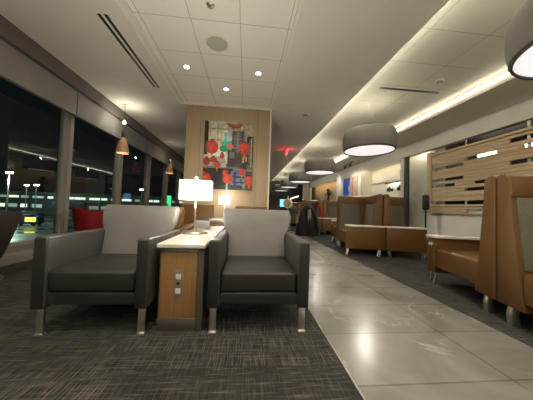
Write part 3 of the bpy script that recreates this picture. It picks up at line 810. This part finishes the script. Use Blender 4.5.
for i, (cx_, cy_) in enumerate(centers):
    for (sx, sy), pr in proto.items():
        if i == 0: t = pr
        else: t = dup(pr, (0,0,0))
        t.location = (cx_, cy_, 0); t.rotation_euler = (0,0,TH if i == 0 else math.radians(-13.5))
        side = 'walkway side' if sx < 0 else 'wall side'
        end = 'far' if sy > 0 else 'near'
        t['label'] = 'tan high-backed booth seat with grey cushions, %s cluster of booths, %s, %s half' % (cn[i], side, end)
        t['group'] = 'tan booth seats along the walkway'

# hand sanitizer stand
t = thing('sanitizer_stand', 'black hand sanitizer dispenser on a slim pole in front of the slat screen', 'dispenser', (4.92, 5.68, 0))
MB().lathe([(0,0),(.17,0),(.17,.015),(.03,.03),(0,.03)], n=28).build('base', 'black', t)
MB().tube([(0,0,.02),(0,0,.98)], .022, 10).build('pole', 'black', t)
MB().box(-.085,.085,-.06,.06,.93,1.36,.05,4).build('dispenser', 'black', t)
MB().box(-.03,.03,-.066,-.058,1.20,1.28,.004).build('window', 'grey_lam', t)
MB().box(-.09,.03,-.12,.04,.88,.90,.006).build('drip_tray', 'black', t)

# ------------------------------------------------------------------ black coat over a chair back
ct = thing('coat', 'black coat with beige lining draped beside the booths at the walkway edge', 'coat', (1.98, 7.0, 0))
rings = []
prf = [(0.0,.33,.17),(.10,.34,.19),(.3,.31,.19),(.5,.26,.17),(.68,.20,.14),(.80,.165,.11),(.88,.12,.08),(.93,.07,.05),(.95,.03,.02)]
for z, rx, ry in prf:
    ring = []
    for k in range(40):
        a = 2*PI*k/40; w = 1+.13*math.sin(5*a+z*4)*(1-z)+.07*math.sin(9*a+z*9)+.04*math.sin(15*a)
        ring.append((rx*w*math.cos(a), ry*w*math.sin(a), z+.004))
    rings.append(ring)
MB().loft(rings).build('body', 'coat', ct)
for sx in (-1, 1):
    MB().tube([(sx*.10,-.02,.88),(sx*.19,-.08,.74),(sx*.25,-.13,.5),(sx*.29,-.15,.24)], [.045,.07,.065,.05], 12).build('sleeve', 'coat', ct)
MB().prism([(-.05,.82),(.04,.84),(.055,.6),(.035,.42),(.02,.60),(-.01,.60),(-.03,.42),(-.06,.58)], 'y', -.235, -.17, .006).build('lining', 'coat_lining', ct)
tag(MB().tube([(2.40,7.0,.60),(2.42,6.98,.75),(2.38,6.96,.92),(2.30,6.95,.99)], [.03,.06,.05,.03], 12).build('red_scarf', 'red_cloth'), 'red scarf hanging behind the black coat', 'scarf')

# far furniture
def stool(x, y, h, label):
    t = thing('bar_stool', label, 'stool', (x, y, 0), group='dark stools and chairs at the far end')
    MB().box(-.2,.2,-.2,.2,h-.06,h,.02,3).build('seat', 'brown_shell', t)
    MB().box(-.19,.19,.16,.20,h,h+.35,.012).build('backrest', 'brown_shell', t)
    for a in (-1,1):
        for b in (-1,1): MB().tube([(a*.15,b*.15,h-.05),(a*.19,b*.19,0)], .014, 6).build('leg', 'steel', t)
stool(2.12, 9.75, .62, 'dark stool standing just behind the black coat')
stool(1.55, 11.2, .62, 'dark stool left of and behind the black coat')
stool(1.75, 12.9, .62, 'dark stool farthest down the walkway edge')
t = thing('high_table', 'white topped high table at the far end of the walkway', 'table', (1.95, 10.4, 0))
MB().lathe([(0,.70),(.34,.70),(.35,.715),(.34,.73),(0,.73)], n=28).build('top', 'laminate', t)
MB().lathe([(0,0),(.25,0),(.25,.02),(.04,.04),(.03,.70),(0,.70)], n=20).build('pedestal', 'steel', t)
t = thing('round_sign', 'round white and yellow sign on a thin stand at the far end', 'sign', (1.70, 9.0, 0))
MB().tube([(0,0,.02),(0,0,.9)], .015, 8).build('stand', 'steel', t)
MB().lathe([(0,0),(.15,0),(.15,.02),(0,.025)], n=20).build('foot', 'steel', t)
ydisc = lambda c: (c.x, c.z, c.y+1.06)
MB().lathe([(0,-.01),(.19,-.01),(.20,0),(.19,.015),(0,.015)], n=32, fn=ydisc).build('disc', 'plate', t)
MB().lathe([(0,-.014),(.15,-.014),(.15,-.010)], n=28, fn=ydisc).build('face', noisy('yellow_print', (.45,.40,.08), .5, var=.6, scale=14, bumps=0), t)
MB().lathe([(0,1.26),(.035,1.28),(.02,1.36),(0,1.37)], n=12).build('finial', 'plate', t)
def tv(x, z, w, h, label, y=19.55, mat='screen_blue'):
    t = thing('display_screen', label, 'screen', (x, y, z))
    MB().box(-w/2-.04,w/2+.04,-.03,.04,-h/2-.04,h/2+.04,.01).build('bezel', 'black', t)
    MB().box(-w/2,w/2,-.036,-.03,-h/2,h/2).build('screen', mat, t)
tv(3.5, 1.35, .6, .7, 'glowing blue screen on the far dark wall', 20.9)
tag(MB().box(4.2,5.0,20.90,20.96,1.85,2.0,.01,fn=lambda c:(c.x,c.y,c.z+(c.x-4.6)*.35)).build('wall_light', emis('dim_light_bar', (1,.95,.85), .8)), 'slanted pale light bar on the far dark wall', 'light')

# ------------------------------------------------------------------ outside: airport apron
GZ = -6.0
o = MB().box(-400, -3.8, -150, 400, GZ-.2, GZ).build('ground', 'apron', smooth=False); o['kind'] = 'structure'
tm = thing('terminal_building', 'long airport terminal with lit window bands beyond the apron', 'building', (-120, 112, GZ))
MB().box(-150, 118, 0, 20, 0, 9.6, .2).build('wall', 'terminal', tm, False)
MB().box(-152, 120, -2, 22, 9.6, 10.3, .1).build('roof', 'terminal', tm, False)
random.seed(3)
x = -148
while x < 112:
    w = random.uniform(1.5, 5)
    MB().box(x, x+w, -.25, -.05, 7.6, 8.6).build('window', 'airwin' if random.random() < .75 else 'airwin2', tm, False)
    if random.random() < .75: MB().box(x, x+w*.9, -.25, -.05, 3.2, 4.8).build('window', 'airwin' if random.random() < .35 else 'airwin2', tm, False)
    x += w + random.uniform(.4, 2)
def pole(x, y, h, label, first=[None]):
    if first[0] is None:
        t = thing('apron_light', label, 'light pole', group='apron floodlight poles')
        MB().tube([(0,0,0),(0,0,14)], [.22,.12], 8).build('pole', 'steel', t)
        MB().box(-.7,.7,-.10,.10,13.8,13.95).build('crossarm', 'steel', t)
        for s in (-.5, .5): MB().lathe([(0,13.45),(.34,13.5),(.34,13.78),(0,13.85)], s, 0, 14).build('lamp_head', 'yard', t)
        first[0] = t
    else: t = dup(first[0], (0,0,0), None, label)
    t.location = (x, y, GZ); t.scale = (1,1,h/14)
pole(-66, 68, 14.5, 'floodlight pole nearest the window, brightest lamps')
pole(-93, 103, 13.2, 'floodlight pole in front of the terminal, left of the window column')
pole(-84, 97, 13.0, 'floodlight pole close to the window column, in front of the terminal')
pole(-44, 98, 13.0, 'floodlight pole seen through the second window')
for x_, y_, e in ((-66, 66, 5000), (-88, 92, 3500), (-58, 42, 4000)):
    add_light('apron_flood', 'POINT', (x_, y_, GZ+12), e, (.75,1.0,.85), shadow_soft_size=.5)
def truck(x, y, rz, col, label, name='service_truck'):
    t = thing(name, label, 'truck', (x, y, GZ), rz)
    MB().box(-3,3,-1.1,1.1,.5,1.3,.1).build('chassis', col, t)
    MB().box(1.4,3,-1.1,1.1,1.3,2.6,.25).build('cab', col, t)
    MB().box(-3,1.2,-1.1,1.1,1.3,2.9,.08).build('cargo_box', 'terminal', t)
    for sx in (-1.9, 1.9):
        for sy in (-1, 1):
            MB().lathe([(0,-.15),(.45,-.15),(.5,-.1),(.5,.1),(.45,.15),(0,.15)], n=20, fn=lambda c, sx=sx, sy=sy: (sx+c.x, sy*1.05+c.z, .5+c.y)).build('wheel', 'black', t)
    return t
t = truck(-57, 64, math.radians(10), 'jetblue', 'dark service truck with a yellow lit panel on the wet apron')
MB().box(.2,2.4,-1.25,-1.12,1.1,2.2).build('lit_panel', 'yellow_sign', t)
truck(-70, 80, math.radians(-5), 'jetblue', 'dark blue service truck closer to the terminal')
t = thing('jet_bridge', 'dark blue passenger jet bridge on two legs in front of the terminal', 'jet bridge', (-70, 96, GZ), math.radians(-70))
MB().box(-11,13,-1.6,1.6,3.6,6.4,.2).build('tunnel', 'jetblue', t)
MB().box(-14.5,-11,-2.2,2.2,3.3,6.8,.5).build('cab', 'jetblue', t)
for x_ in (-8, 6): MB().tube([(x_,-1,0),(x_,-1,3.7)], .25, 8).tube([(x_,1,0),(x_,1,3.7)], .25, 8).build('leg', 'steel', t)
t = thing('apron_sign', 'small green lit sign on a post outside the far window', 'sign', (-13.9, 41, GZ))
MB().tube([(0,0,0),(0,0,7)], .12, 8).build('post', 'steel', t)
MB().box(-.55,.55,-.08,.08,6.4,8.4,.03).build('panel', 'green_sign', t)

# ------------------------------------------------------------------ world, camera, view
w = bpy.data.worlds.new('night'); scene.world = w; w.use_nodes = True
w.node_tree.nodes['Background'].inputs[0].default_value = (.010,.012,.014,1)
w.node_tree.nodes['Background'].inputs[1].default_value = .25

cam = bpy.data.cameras.new('camera'); co = bpy.data.objects.new('camera', cam); COL.objects.link(co)
f = 222.0
yv = Vector((246-266.5, -(207-200), -f)).normalized()
n = Vector((1, -.035, 0)).cross(yv).normalized()
if n.y < 0: n = -n
xv = yv.cross(n)
R = Matrix((xv, yv, n))          # rows: world axes in camera coordinates
co.matrix_world = Matrix.Translation((0, 0, .85)) @ R.to_4x4()
cam.sensor_fit = 'HORIZONTAL'; cam.sensor_width = 36; cam.lens = f/533*36; cam.clip_start = .02; cam.clip_end = 1000
scene.camera = co
scene.view_settings.view_transform = 'Standard'; scene.view_settings.look = 'None'
scene.view_settings.exposure = 0.8; scene.view_settings.gamma = 1; scene.view_settings.use_curve_mapping = False
scene.cycles.use_denoising = True; scene.cycles.max_bounces = 8; scene.cycles.sample_clamp_indirect = 4
